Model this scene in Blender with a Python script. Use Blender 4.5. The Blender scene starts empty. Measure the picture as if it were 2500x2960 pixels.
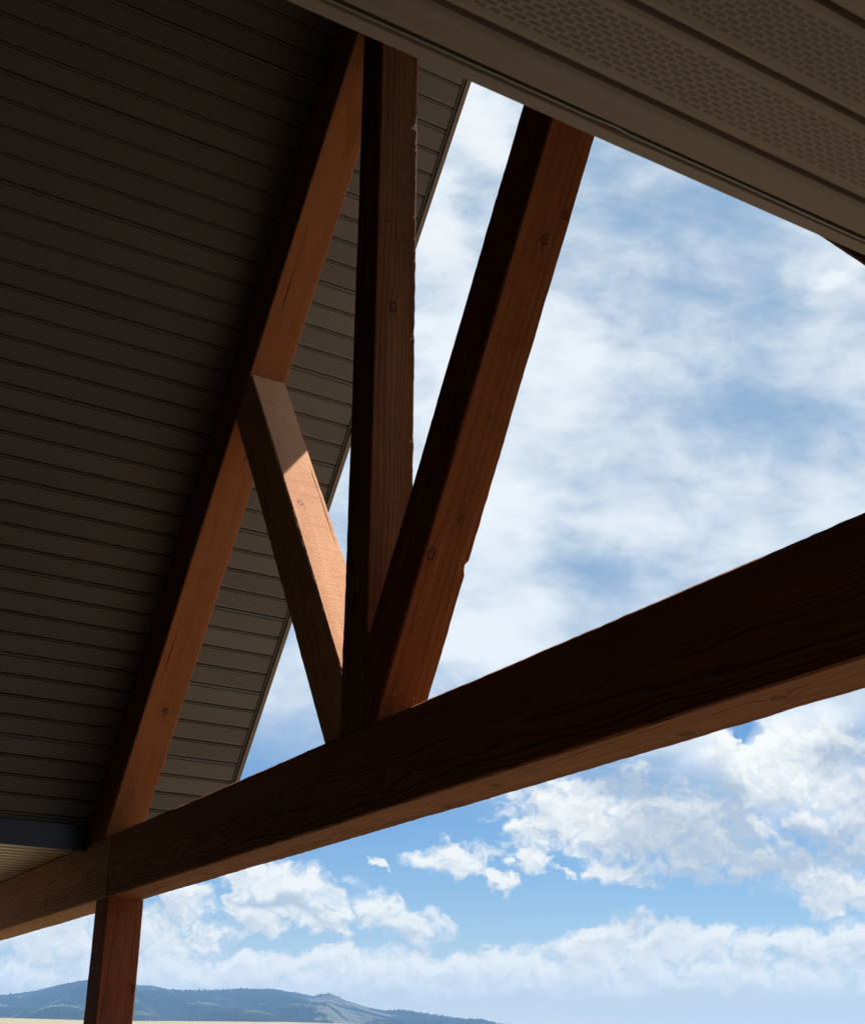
import bpy, bmesh, math, random
import numpy as np
from mathutils import Vector, noise

C = bpy.context.scene
COL = C.collection
R = math.radians
random.seed(4)

# ------------------------------------------------------------------ camera, exposure
YAW, PITCH, ROLL = R(31.2515), R(23.4392), R(0.3447)
fwd = Vector((-math.cos(YAW)*math.cos(PITCH), math.sin(YAW)*math.cos(PITCH), math.sin(PITCH)))
right = fwd.cross(Vector((0, 0, 1))).normalized()
up = right.cross(fwd)
r2 = right*math.cos(ROLL) + up*math.sin(ROLL)
u2 = -right*math.sin(ROLL) + up*math.cos(ROLL)
cam_data = bpy.data.cameras.new('camera')
cam = bpy.data.objects.new('camera', cam_data); COL.objects.link(cam)
m = cam.matrix_world.copy()
for i in range(3):
    m[i][0], m[i][1], m[i][2], m[i][3] = r2[i], u2[i], -fwd[i], 0.0
cam.matrix_world = m
cam_data.sensor_fit = 'HORIZONTAL'; cam_data.sensor_width = 36.0; cam_data.lens = 53.5927
cam_data.clip_start = 0.05; cam_data.clip_end = 40000
cam_data.dof.use_dof = True; cam_data.dof.focus_distance = 4.4; cam_data.dof.aperture_fstop = 24.0
C.camera = cam

C.render.engine = 'CYCLES'
C.cycles.use_denoising = True
C.cycles.max_bounces = 8; C.cycles.diffuse_bounces = 5; C.cycles.glossy_bounces = 3
C.cycles.volume_bounces = 0
C.view_settings.view_transform = 'Standard'; C.view_settings.look = 'None'
C.view_settings.exposure = 1.0; C.view_settings.gamma = 1.0
C.view_settings.use_curve_mapping = False

# ------------------------------------------------------------------ sun
SUN = Vector((-0.05, 0.424, 0.905)).normalized()
sd = bpy.data.lights.new('sun', 'SUN'); sd.energy = 5.0; sd.angle = R(0.55); sd.color = (1.0, 0.93, 0.84)
so = bpy.data.objects.new('sun', sd); COL.objects.link(so)
so.rotation_euler = SUN.to_track_quat('Z', 'Y').to_euler(); so.location = (0, 0, 30)


# ------------------------------------------------------------------ node helper
class G:
    def __init__(self, tree): self.t = tree
    def new(self, typ, **kw):
        n = self.t.nodes.new(typ)
        for k, v in kw.items(): setattr(n, k, v)
        return n
    def put(self, sock, v):
        if isinstance(v, bpy.types.NodeSocket): self.t.links.new(v, sock)
        elif isinstance(v, (int, float)) and sock.type in ('VECTOR',): sock.default_value = (v, v, v)
        elif isinstance(v, tuple) and sock.type == 'RGBA': sock.default_value = tuple(v) + (1.0,)*(4-len(v))
        else: sock.default_value = v
    def m(self, op, a, b=None, c=None, clamp=False):
        n = self.new('ShaderNodeMath', operation=op); n.use_clamp = clamp
        for i, v in enumerate((a, b, c)):
            if v is not None: self.put(n.inputs[i], v)
        return n.outputs[0]
    def add(self, a, b): return self.m('ADD', a, b)
    def sub(self, a, b): return self.m('SUBTRACT', a, b)
    def mul(self, a, b): return self.m('MULTIPLY', a, b)
    def vm(self, op, a, b=None):
        n = self.new('ShaderNodeVectorMath', operation=op)
        self.put(n.inputs[0], a)
        if b is not None: self.put(n.inputs[1], b)
        return n.outputs['Value'] if op in ('DOT_PRODUCT', 'LENGTH', 'DISTANCE') else n.outputs['Vector']
    def xyz(self, x, y, z=0.0):
        n = self.new('ShaderNodeCombineXYZ')
        for i, v in enumerate((x, y, z)): self.put(n.inputs[i], v)
        return n.outputs[0]
    def sep(self, v):
        n = self.new('ShaderNodeSeparateXYZ'); self.put(n.inputs[0], v); return n.outputs[0], n.outputs[1], n.outputs[2]
    def noise(self, v, scale, detail=4.0, rough=0.5, dist=0.0, dim='3D', w=None):
        n = self.new('ShaderNodeTexNoise', noise_dimensions=dim)
        self.put(n.inputs['Vector'], v); self.put(n.inputs['Scale'], scale); self.put(n.inputs['Detail'], detail)
        self.put(n.inputs['Roughness'], rough); self.put(n.inputs['Distortion'], dist)
        return n.outputs['Fac']
    def ss(self, x, lo, hi, olo=0.0, ohi=1.0, kind='SMOOTHSTEP'):
        n = self.new('ShaderNodeMapRange', interpolation_type=kind); n.clamp = True
        for k, v in (('Value', x), ('From Min', lo), ('From Max', hi), ('To Min', olo), ('To Max', ohi)): self.put(n.inputs[k], v)
        return n.outputs['Result']
    def mix(self, f, a, b, blend='MIX'):
        n = self.new('ShaderNodeMix', data_type='RGBA', blend_type=blend); n.clamp_factor = True
        self.put(n.inputs[0], f); self.put(n.inputs[6], a); self.put(n.inputs[7], b)
        return n.outputs[2]
    def exp(self, x): return self.m('EXPONENT', x)


# ------------------------------------------------------------------ sky: Nishita with procedural clouds, mapped on the direction
# every cloud: (u, v, radius u, radius v, turn) on the vertical plane that faces the hills
CUM = [(-0.102, 0.1192, 0.0496, 0.0186, -0.245), (-0.1259, 0.1291, 0.0286, 0.0152, 0.006), (-0.0292, 0.1072, 0.0386, 0.0149, -0.363), (-0.1323, 0.1066, 0.0261, 0.0147, -0.406), (-0.0753, 0.0995, 0.0232, 0.0093, -0.492), (0.0226, 0.1478, 0.0289, 0.0108, 0.006), (0.0173, 0.1426, 0.0314, 0.0097, -0.164), (0.0512, 0.1327, 0.0153, 0.0072, -0.597), (0.075, 0.1455, 0.0155, 0.0124, -0.339), (0.1427, 0.1383, 0.0285, 0.0103, -0.131), (-0.037, 0.1420, 0.0100, 0.0035, -0.5), (0.101, 0.1406, 0.0089, 0.0026, -0.516), (0.143, 0.0934, 0.026, 0.0157, 0.334), (0.1168, 0.0823, 0.0335, 0.0132, 0.252), (0.1809, 0.0863, 0.0333, 0.0146, 0.006), (0.2117, 0.0877, 0.0154, 0.0127, 0.006), (0.2421, 0.0842, 0.023, 0.0134, 0.006), (0.283, 0.0845, 0.0307, 0.0147, 0.006), (0.3166, 0.0871, 0.0205, 0.0184, 0.006), (0.002, 0.0635, 0.42, 0.0175, 0.006), (-0.1821, 0.1162, 0.0262, 0.0161, -0.161), (-0.2516, 0.0912, 0.1053, 0.027, 0.006), (-0.2953, 0.1106, 0.0516, 0.025, 0.006), (0.2599, 0.215, 0.0431, 0.0353, 0.006), (0.2267, 0.2365, 0.0136, 0.0166, 0.006), (0.2965, 0.2288, 0.0407, 0.0302, 0.006), (0.3167, 0.1939, 0.0227, 0.0197, -0.548), (0.2908, 0.1779, 0.0186, 0.0132, 0.006), (0.3247, 0.1728, 0.0106, 0.0066, 0.006), (0.1078, 0.182, 0.0426, 0.029, 0.006), (0.0782, 0.1688, 0.0265, 0.0156, 0.006), (0.1736, 0.1719, 0.1178, 0.0371, -0.168), (0.2504, 0.144, 0.0536, 0.0184, -0.256), (0.2889, 0.1366, 0.0301, 0.0173, -0.347), (0.3157, 0.1216, 0.0312, 0.0152, 0.006), (0.3589, 0.1704, 0.0662, 0.0527, 0.006)]
BRIGHT = [(0.2597, 0.2123, 0.0512, 0.0379, 0.006), (0.2995, 0.2315, 0.0353, 0.0248, 0.006), (0.3167, 0.1939, 0.0202, 0.0141, -0.548), (0.0997, 0.1794, 0.0399, 0.0289, 0.006), (0.2889, 0.1366, 0.0276, 0.0146, -0.347), (-0.1023, 0.1267, 0.0577, 0.0175, -0.245), (0.0226, 0.1478, 0.0393, 0.0128, -0.079), (0.1429, 0.1408, 0.0285, 0.0103, -0.131), (0.1409, 0.1032, 0.0235, 0.011, 0.335), (0.2426, 0.0891, 0.0282, 0.0098, 0.006), (0.2915, 0.0918, 0.0308, 0.0098, 0.006), (0.1195, 0.5789, 0.037, 0.0461, 0.007), (0.0762, 0.4341, 0.0438, 0.0544, -0.184), (0.0484, 0.3265, 0.045, 0.0265, 0.006), (0.0231, 0.3088, 0.0252, 0.0174, 0.006), (0.0484, 0.862, 0.0373, 0.0555, 0.008), (0.0048, 0.7387, 0.0195, 0.0473, 0.007), (0.3672, 0.6928, 0.0193, 0.0154, 0.007), (-0.1508, 0.2733, 0.0331, 0.0284, 0.006), (0.0146, 0.5781, 0.0248, 0.0883, -0.193), (-0.14, 0.1065, 0.0366, 0.0122, -0.406)]
GREY = [(0.2011, 0.1852, 0.0574, 0.0243, -0.259), (0.2865, 0.1622, 0.0457, 0.0217, -0.351), (0.2231, 0.1312, 0.0636, 0.013, -0.254), (0.1357, 0.2088, 0.0323, 0.0189, 0.006), (0.324, 0.2099, 0.0269, 0.038, 0.006), (0.3007, 0.511, 0.0889, 0.0487, 0.379), (0.13, 0.3904, 0.0573, 0.0218, -0.182), (0.2402, 0.7091, 0.1117, 0.0977, -0.205), (0.1952, 0.2925, 0.0695, 0.023, 0.006), (0.1556, 0.091, 0.0285, 0.0109, 0.17), (-0.1246, 0.1066, 0.0312, 0.0074, -0.243)]
HOLE = (0.2495, 0.2440, 0.0120, 0.0120, 0.6)


TINT = (0.34, 0.53, 0.63)


def rsq(g, p, e):
    """squared distance from the middle of an ellipse, 1 on its rim"""
    cu, cv, ru, rv, a = e
    n = g.new('ShaderNodeMapping', vector_type='TEXTURE')
    n.inputs['Location'].default_value = (cu, cv, 0.0); n.inputs['Rotation'].default_value = (0, 0, a)
    n.inputs['Scale'].default_value = (ru, rv, 1.0e6)
    g.put(n.inputs['Vector'], p)
    q = n.outputs[0]
    return g.vm('DOT_PRODUCT', q, q)


def density_group():
    t = bpy.data.node_groups.new('cloud_density', 'ShaderNodeTree')
    t.interface.new_socket('p', in_out='INPUT', socket_type='NodeSocketVector')
    t.interface.new_socket('d', in_out='OUTPUT', socket_type='NodeSocketFloat')
    g = G(t)
    gi = g.new('NodeGroupInput'); go = g.new('NodeGroupOutput')
    P = gi.outputs['p']
    n = g.new('ShaderNodeTexNoise', noise_dimensions='2D')
    g.put(n.inputs['Vector'], g.vm('MULTIPLY', P, (1.0, 1.4, 0.0)))
    n.inputs['Scale'].default_value = 26.0; n.inputs['Detail'].default_value = 3.0
    wv = g.vm('SUBTRACT', n.outputs['Color'], (0.5, 0.5, 0.5))
    W = g.vm('ADD', P, g.vm('MULTIPLY', wv, (0.034, 0.024, 0.0)))
    n = g.new('ShaderNodeTexNoise', noise_dimensions='2D')
    g.put(n.inputs['Vector'], P); n.inputs['Scale'].default_value = 95.0; n.inputs['Detail'].default_value = 3.0
    W = g.vm('ADD', W, g.vm('MULTIPLY', g.vm('SUBTRACT', n.outputs['Color'], (0.5, 0.5, 0.5)), (0.018, 0.012, 0.0)))
    wu, wvv, _ = g.sep(W)
    best = 9.0
    for e in CUM:      # the running minimum rides along in z: keeps the shader a short chain
        best = g.m('MINIMUM', best, rsq(g, g.xyz(wu, wvv, best), e))
    hole = g.m('MAXIMUM', g.sub(1.0, rsq(g, W, HOLE)), 0.0)
    d = g.m('MULTIPLY_ADD', hole, -1.7, g.m('MAXIMUM', g.sub(1.0, best), -1.6))
    Q = g.vm('MULTIPLY', W, (1.0, 1.25, 0.0))
    f = g.noise(Q, 46.0, 8.0, 0.58, 0.15, '2D')
    vor = g.new('ShaderNodeTexVoronoi', voronoi_dimensions='2D', feature='F1')
    g.put(vor.inputs['Vector'], g.vm('ADD', Q, g.vm('MULTIPLY', wv, (0.02, 0.02, 0.0))))
    vor.inputs['Scale'].default_value = 62.0; vor.inputs['Detail'].default_value = 2.0
    vor.inputs['Roughness'].default_value = 0.55
    bil = g.sub(0.42, vor.outputs['Distance'])
    d = g.m('MULTIPLY_ADD', g.sub(f, 0.5), 2.4, g.m('MULTIPLY_ADD', bil, 0.55, g.add(d, 0.40)))
    t.links.new(d, go.inputs['d'])
    return t


world = bpy.data.worlds.new('World'); C.world = world; world.use_nodes = True
wt = world.node_tree; wt.nodes.clear(); g = G(wt)
sky = g.new('ShaderNodeTexSky', sky_type='NISHITA'); sky.sun_disc = False
sky.sun_elevation = math.asin(SUN.z); sky.sun_rotation = math.atan2(SUN.x, SUN.y)
sky.altitude = 1500; sky.air_density = 1.0; sky.dust_density = 0.3; sky.ozone_density = 1.2
gen = g.new('ShaderNodeTexCoord').outputs['Generated']
F0 = (-math.cos(YAW), math.sin(YAW), 0.0); R0 = (math.sin(YAW), math.cos(YAW), 0.0)
fz = g.vm('DOT_PRODUCT', gen, F0); fr = g.vm('DOT_PRODUCT', gen, R0); fu = g.sep(gen)[2]
fzc = g.m('MAXIMUM', g.m('ABSOLUTE', fz), 0.08)
U = g.m('DIVIDE', fr, fzc); V = g.m('DIVIDE', fu, fzc)
P = g.xyz(U, V, 0.0)
dg = density_group()
def dens(p):
    n = g.new('ShaderNodeGroup'); n.node_tree = dg
    g.put(n.inputs['p'], p); return n.outputs['d']
d0 = dens(P)
d1 = dens(g.vm('ADD', P, (0.0030, 0.0075, 0.0)))
front = g.ss(fz, 0.05, 0.25)
acum = g.mul(g.mul(g.ss(d0, -0.30, 1.00), front), g.mul(g.ss(V, 0.030, 0.066), g.ss(V, 0.345, 0.30)))
PV = g.vm('MULTIPLY', P, (1.0, 1.5, 0.0))
n = g.new('ShaderNodeTexNoise', noise_dimensions='2D'); g.put(n.inputs['Vector'], PV)
n.inputs['Scale'].default_value = 9.0; n.inputs['Detail'].default_value = 4.0
wv = g.vm('SUBTRACT', n.outputs['Color'], (0.5, 0.5, 0.5))
PB = g.vm('ADD', P, g.vm('MULTIPLY', wv, (0.14, 0.14, 0.0)))
PBu, PBv, _ = g.sep(PB)
def blobs(lst):
    s = 0.0
    for e in lst:
        s = g.add(s, g.exp(g.mul(rsq(g, g.xyz(PBu, PBv, s), e), -0.9)))
    return g.m('MINIMUM', s, 1.25)
bb = blobs(BRIGHT); gg = blobs(GREY)
lit = g.m('MULTIPLY_ADD', g.sub(d0, d1), 0.50, 0.62, clamp=True)
lit = g.m('MULTIPLY_ADD', g.ss(d0, 0.4, 2.2), -0.30, lit)
lit = g.add(lit, g.m('MULTIPLY_ADD', bb, 0.40, g.mul(gg, -0.80)))
lit = g.add(lit, g.ss(V, 0.11, 0.07, 0.0, 0.18))
lit = g.m('MINIMUM', g.m('MAXIMUM', lit, 0.0), 1.0)
fine = g.noise(g.vm('ADD', PV, g.vm('MULTIPLY', wv, (0.03, 0.03, 0.0))), 12.0, 8.0, 0.60, 0.15, '2D')
low = g.noise(g.vm('ADD', PV, (9.0, 2.0, 0.0)), 3.6, 4.0, 0.50, 0.2, '2D')
hole = g.m('MAXIMUM', g.sub(1.0, rsq(g, g.vm('ADD', P, g.vm('MULTIPLY', wv, (0.07, 0.06, 0.0))), (HOLE[0]+0.001, HOLE[1]+0.002, 0.024, 0.018, 0.5))), 0.0)
# high thin layer: covers the sky from the middle of the picture upwards
cover = g.m('MAXIMUM', g.ss(g.m('MULTIPLY_ADD', U, 0.15, V), 0.175, 0.26), g.sub(1.0, front))
cover = g.mul(cover, g.sub(1.0, g.m('MINIMUM', g.mul(hole, 1.6), 1.0)))
thick = g.m('MULTIPLY_ADD', g.sub(fine, 0.5), 1.7, g.m('MULTIPLY_ADD', g.sub(low, 0.5), 0.9, 0.30))
thick = g.add(thick, g.m('MULTIPLY_ADD', bb, 0.66, g.mul(gg, -0.62)))
thick = g.ss(thick, -0.60, 1.04)
veil_col = g.mix(thick, (1.75, 2.65, 3.75), (5.4, 5.65, 5.75))
# pale band near the horizon
hz = g.m('MINIMUM', g.mul(g.exp(g.mul(g.m('MAXIMUM', V, 0.0), -24.0)), 2.0), 1.0)
skyc = g.mix(1.0, sky.outputs[0], TINT, 'MULTIPLY')
base = g.mix(hz, skyc, (6.5, 5.5, 2.7))
base = g.mix(g.mul(cover, 0.96), base, veil_col)
cumcol = g.mix(lit, (2.65, 3.15, 3.75), (6.2, 6.2, 5.85))
cumcol = g.mix(g.mul(g.exp(g.mul(g.m('MAXIMUM', V, 0.0), -9.0)), 0.90), cumcol, g.mix(lit, (4.4, 4.5, 3.7), (7.1, 6.5, 4.7)))
final = g.mix(g.mul(acum, 0.97), base, cumcol)
# three stretches of sky: low in front (heaped clouds), high in front (thin layer), and the rest, plainer
def backdrop(c):
    n = g.new('ShaderNodeBackground'); n.inputs['Strength'].default_value = 0.085
    g.put(n.inputs['Color'], c); return n.outputs[0]
def mixs(f, x, y):
    n = g.new('ShaderNodeMixShader'); g.put(n.inputs[0], f)
    wt.links.new(x, n.inputs[1]); wt.links.new(y, n.inputs[2]); return n.outputs[0]
rest = g.mix(g.ss(fu, -0.02, 0.22), (3.9, 4.25, 4.5), g.mix(g.noise(gen, 4.0, 3.0, 0.5), (2.0, 2.95, 4.35), (4.6, 5.0, 5.5)))
sh = mixs(g.m('LESS_THAN', V, 0.345), backdrop(base), backdrop(final))
sh = mixs(g.m('GREATER_THAN', fz, 0.12), backdrop(rest), sh)
wo = g.new('ShaderNodeOutputWorld'); wt.links.new(sh, wo.inputs['Surface'])
world.cycles.sampling_method = 'MANUAL'; world.cycles.sample_map_resolution = 512


# ------------------------------------------------------------------ materials
def mat(name):
    mt = bpy.data.materials.new(name); mt.use_nodes = True
    t = mt.node_tree; b = t.nodes['Principled BSDF']
    return mt, G(t), b

def bump(g, b, h, dist, strength=1.0):
    n = g.new('ShaderNodeBump'); n.inputs['Distance'].default_value = dist; n.inputs['Strength'].default_value = strength
    g.put(n.inputs['Height'], h); g.t.links.new(n.outputs[0], b.inputs['Normal'])

def wood(name, light, dark, seed, knots=(), pith=(-0.05, 0.07), ring=0.0062, saw=0.35, rough=0.72, relief=0.0016, contrast=1.0, bend=0.045):
    """rough-sawn stained timber cut from a log: growth rings round a pith line, saw marks across, knots, checks.
    UVMap: u along the grain, v round the section (metres); Section: place in the cross-section (metres)"""
    mt, g, b = mat(name)
    u, v, _ = g.sep(g.new('ShaderNodeUVMap', uv_map='UVMap').outputs[0])
    al, be, _ = g.sep(g.new('ShaderNodeUVMap', uv_map='Section').outputs[0])
    dx, dy = g.sub(al, pith[0]), g.sub(be, pith[1])
    w1 = g.noise(g.xyz(g.mul(u, 0.9), g.mul(al, 7.0), g.m('MULTIPLY_ADD', be, 7.0, seed)), 1.0, 2.0, 0.5)
    w2 = g.noise(g.xyz(g.mul(u, 5.5), g.mul(al, 24.0), g.m('MULTIPLY_ADD', be, 24.0, seed+3.0)), 1.0, 3.0, 0.55)
    r = g.m('SQRT', g.m('MULTIPLY_ADD', dx, dx, g.mul(dy, dy)))
    r = g.m('MULTIPLY_ADD', g.sub(w1, 0.5), bend, g.m('MULTIPLY_ADD', g.sub(w2, 0.5), 0.010, r))
    core = None; halo = None
    for (ku, kv, s) in knots:
        du = g.sub(u, ku); dv = g.sub(v, kv)
        far = g.m('MULTIPLY_ADD', g.mul(du, du), 1/(3.0*s)**2, g.mul(g.mul(dv, dv), 1/(1.5*s)**2))
        e = g.exp(g.mul(far, -1.0))
        r = g.m('MULTIPLY_ADD', e, 0.8*s, r)
        halo = e if halo is None else g.m('MAXIMUM', halo, e)
        q = g.m('SQRT', g.m('MULTIPLY_ADD', g.mul(du, du), 1/(1.15*s)**2, g.mul(g.mul(dv, dv), 1/(0.80*s)**2)))
        core = q if core is None else g.m('MINIMUM', core, q)
    ph = g.mul(r, 1.0/ring)
    t = g.m('FRACT', ph)
    wn = g.new('ShaderNodeTexWhiteNoise', noise_dimensions='1D'); g.put(wn.inputs['W'], g.m('FLOOR', ph))
    late = g.mul(g.ss(t, 0.35, 0.90), g.ss(t, 0.93, 1.0, 1.0, 0.0))
    late = g.mul(late, g.m('MULTIPLY_ADD', wn.outputs['Value'], 0.7, 0.3))
    fib = g.noise(g.xyz(g.mul(u, 9.0), g.mul(v, 520.0), seed+2.0), 1.0, 4.0, 0.62)
    sawn = g.noise(g.xyz(g.m('MULTIPLY_ADD', v, 18.0, g.mul(u, 300.0)), g.mul(v, 26.0), seed+7.0), 1.0, 3.0, 0.65)
    tone = g.noise(g.xyz(g.mul(u, 1.3), g.mul(v, 11.0), seed+11.0), 1.0, 4.0, 0.6)
    blot = g.noise(g.xyz(g.mul(u, 7.0), g.mul(v, 12.0), seed+13.0), 1.0, 6.0, 0.68)
    f = g.m('MULTIPLY_ADD', late, 0.62*contrast, g.m('MULTIPLY_ADD', fib, 0.50, g.m('MULTIPLY_ADD', tone, 0.80, g.m('MULTIPLY_ADD', blot, 0.50, g.m('MULTIPLY_ADD', sawn, 0.30*saw, -0.72)))))
    col = g.mix(g.m('MINIMUM', g.m('MAXIMUM', f, 0.0), 1.0), light, dark)
    # weather bands left by the mill: short stretches across the grain, a little darker
    band = g.ss(g.noise(g.xyz(g.mul(u, 14.0), g.mul(v, 2.2), seed+23.0), 1.0, 2.0, 0.5), 0.62, 0.74)
    col = g.mix(g.mul(band, 0.32*saw), col, dark)
    h = g.m('MULTIPLY_ADD', late, 0.95, g.m('MULTIPLY_ADD', fib, 0.55, g.mul(sawn, saw*1.3)))
    h = g.m('MULTIPLY_ADD', blot, 0.6, h)
    ck = g.noise(g.xyz(g.mul(u, 1.1), g.mul(v, 55.0), seed+17.0), 1.0, 2.0, 0.4)
    ckm = g.mul(g.ss(ck, 0.715, 0.75), g.ss(g.noise(g.xyz(g.mul(u, 1.7), g.mul(v, 5.0), seed+19.0), 1.0, 1.0, 0.5), 0.50, 0.58))
    col = g.mix(g.mul(ckm, 0.85), col, tuple(c*0.12 for c in dark))
    h = g.sub(h, g.mul(ckm, 1.8))
    if core is not None:
        kn = g.noise(g.xyz(g.mul(u, 140.0), g.mul(v, 140.0), seed+31.0), 1.0, 3.0, 0.6)
        cq = g.m('MULTIPLY_ADD', g.sub(kn, 0.5), 0.45, core)
        inner = g.ss(cq, 0.70, 0.95, 1.0, 0.0)
        rim = g.mul(g.mul(g.ss(cq, 0.72, 0.92), g.ss(cq, 1.0, 1.25, 1.0, 0.0)), g.ss(kn, 0.36, 0.56))
        rr = g.m('MULTIPLY_ADD', g.m('SINE', g.m('MULTIPLY_ADD', kn, 5.0, g.mul(core, 13.0))), 0.5, 0.5)
        col = g.mix(g.mul(halo, 0.30), col, dark)
        col = g.mix(g.mul(inner, 0.75), col, g.mix(rr, tuple(0.75*c for c in light), dark))
        col = g.mix(g.mul(rim, 0.85), col, tuple(c*0.22 for c in dark))
        crack = g.mul(g.mul(inner, g.ss(g.m('ABSOLUTE', g.sub(g.noise(g.xyz(g.mul(u, 40.0), g.mul(v, 40.0), seed+41.0), 1.0, 1.0, 0.5), 0.5)), 0.0, 0.035, 1.0, 0.0)), 0.8)
        col = g.mix(crack, col, tuple(c*0.2 for c in dark))
        h = g.m('MULTIPLY_ADD', inner, 1.2, g.m('MULTIPLY_ADD', rim, -2.0, g.m('MULTIPLY_ADD', crack, -1.5, h)))
    g.put(b.inputs['Base Color'], col)
    g.put(b.inputs['Roughness'], g.m('MULTIPLY_ADD', fib, 0.2, rough - 0.1))
    b.inputs['Specular IOR Level'].default_value = 0.06
    bump(g, b, h, relief)
    return mt

def metal(name, colour, rough=0.42, slots=None, pitch=0.0985, var=0.12, spec=0.4):
    """painted aluminium; slots = (first vented strip, second) of every four"""
    mt, g, b = mat(name)
    tc = g.new('ShaderNodeTexCoord').outputs['Object']
    uv = g.new('ShaderNodeUVMap').outputs[0]
    u, v, _ = g.sep(uv)
    n1 = g.noise(tc, 2.3, 5.0, 0.6); n2 = g.noise(tc, 160.0, 2.0, 0.6)
    dust = g.noise(g.xyz(g.mul(u, 1.4), g.mul(v, 14.0), 3.0), 1.0, 5.0, 0.65)
    f = g.m('MULTIPLY_ADD', n1, 0.5, g.m('MULTIPLY_ADD', n2, 0.12, g.mul(dust, 0.4)))
    col = g.mix(f, tuple(c*(1-var*1.8) for c in colour), tuple(c*(1+var*1.8) for c in colour))
    # each strip has faded a little differently
    strip = g.m('FLOOR', v)
    wn = g.new('ShaderNodeTexWhiteNoise', noise_dimensions='1D'); g.put(wn.inputs['W'], strip)
    col = g.mix(g.mul(wn.outputs['Value'], 0.42), col, tuple(c*0.6 for c in colour))
    h = g.m('MULTIPLY_ADD', n2, 0.12, g.mul(n1, 1.0))
    if slots:
        fr = g.m('FRACT', v); k = g.m('MODULO', strip, 4.0)
        vent = g.m('MULTIPLY', g.m('GREATER_THAN', k, slots[0] - 0.5), g.m('LESS_THAN', k, slots[1] + 0.5))
        vent = g.mul(vent, g.mul(g.m('GREATER_THAN', fr, 0.16), g.m('LESS_THAN', fr, 0.84)))
        row = g.m('MULTIPLY', g.sub(fr, 0.16), 10.0/0.68)
        ri = g.m('FLOOR', row); rf = g.sub(g.m('FRACT', row), 0.5)
        cx = g.m('MULTIPLY_ADD', u, 1/0.0172, g.mul(g.m('MODULO', ri, 2.0), 0.5))
        cf = g.m('MULTIPLY', g.sub(g.m('FRACT', cx), 0.5), 0.0172)
        ax = g.m('MAXIMUM', g.sub(g.m('ABSOLUTE', cf), 0.0042), 0.0)
        ay = g.m('MULTIPLY', rf, pitch*0.068)
        dd = g.m('SQRT', g.m('MULTIPLY_ADD', ax, ax, g.mul(ay, ay)))
        hole = g.mul(vent, g.ss(dd, 0.0008, 0.0018, 1.0, 0.0))
        lip = g.mul(vent, g.ss(dd, 0.0015, 0.0034, 1.0, 0.0))
        col = g.mix(hole, col, (0.072, 0.052, 0.043))
        h = g.m('MULTIPLY_ADD', lip, -1.2, h)
    g.put(b.inputs['Base Color'], col)
    g.put(b.inputs['Roughness'], g.m('MULTIPLY_ADD', dust, 0.25, rough - 0.1))
    b.inputs['Specular IOR Level'].default_value = spec
    bump(g, b, h, 0.0012, 0.6)
    return mt

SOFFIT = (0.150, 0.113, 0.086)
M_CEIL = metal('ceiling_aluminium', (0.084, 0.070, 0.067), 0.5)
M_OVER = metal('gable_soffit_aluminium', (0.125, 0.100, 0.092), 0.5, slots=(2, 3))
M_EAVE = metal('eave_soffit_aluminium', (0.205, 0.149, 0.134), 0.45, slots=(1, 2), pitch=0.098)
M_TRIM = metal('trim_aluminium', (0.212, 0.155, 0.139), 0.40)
M_BEAD = metal('dark_bead', (0.05, 0.042, 0.038), 0.28)
M_FRIEZE = metal('frieze_metal', (0.020, 0.024, 0.032), 0.35)
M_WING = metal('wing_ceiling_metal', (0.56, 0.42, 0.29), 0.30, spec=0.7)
M_SCREW, gs, bs = mat('steel_screw'); bs.inputs['Metallic'].default_value = 0.9; bs.inputs['Roughness'].default_value = 0.45
gs.put(bs.inputs['Base Color'], gs.mix(gs.noise(gs.new('ShaderNodeTexCoord').outputs['Object'], 300.0), (0.10, 0.06, 0.04), (0.24, 0.17, 0.12)))

RED_L, RED_D = (0.385, 0.140, 0.058), (0.165, 0.050, 0.020)
BRN_L, BRN_D = (0.360, 0.160, 0.075), (0.150, 0.062, 0.028)
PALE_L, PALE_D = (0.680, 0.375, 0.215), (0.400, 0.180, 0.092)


# ------------------------------------------------------------------ mesh helpers
def link(name, bm, material, parent=None, smooth=False):
    off = parent['base'] if parent is not None and 'base' in parent.keys() else (0, 0, 0)
    me = bpy.data.meshes.new(name)
    bmesh.ops.translate(bm, verts=bm.verts, vec=-Vector(off))
    if smooth:
        for f in bm.faces: f.smooth = True
    bm.to_mesh(me); bm.free()
    me.materials.append(material)
    o = bpy.data.objects.new(name, me); COL.objects.link(o)
    if parent is not None: o.parent = parent
    if 'base' not in o.keys() and parent is not None: o['base'] = tuple(off)
    return o

def thing(name, loc, label, cat, group=None):
    o = bpy.data.objects.new(name, None); COL.objects.link(o); o.location = loc; o['base'] = tuple(loc)
    o.empty_display_size = 0.2
    o['label'] = label; o['category'] = cat; o['kind'] = 'thing'
    if group: o['group'] = group
    return o

def tag(o, label=None, cat=None, kind=None):
    if label: o['label'] = label
    if cat: o['category'] = cat
    if kind: o['kind'] = kind
    return o

def box_bm(bm, x0, x1, y0, y1, z0, z1, bevel=0.0):
    vs = [bm.verts.new((x, y, z)) for x in (x0, x1) for y in (y0, y1) for z in (z0, z1)]
    for q in ((0, 1, 3, 2), (4, 6, 7, 5), (0, 4, 5, 1), (2, 3, 7, 6), (0, 2, 6, 4), (1, 5, 7, 3)):
        bm.faces.new([vs[i] for i in q])
    bmesh.ops.recalc_face_normals(bm, faces=bm.faces)
    if bevel: bmesh.ops.bevel(bm, geom=list(bm.edges), offset=bevel, segments=2, affect='EDGES')
    return bm

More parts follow.
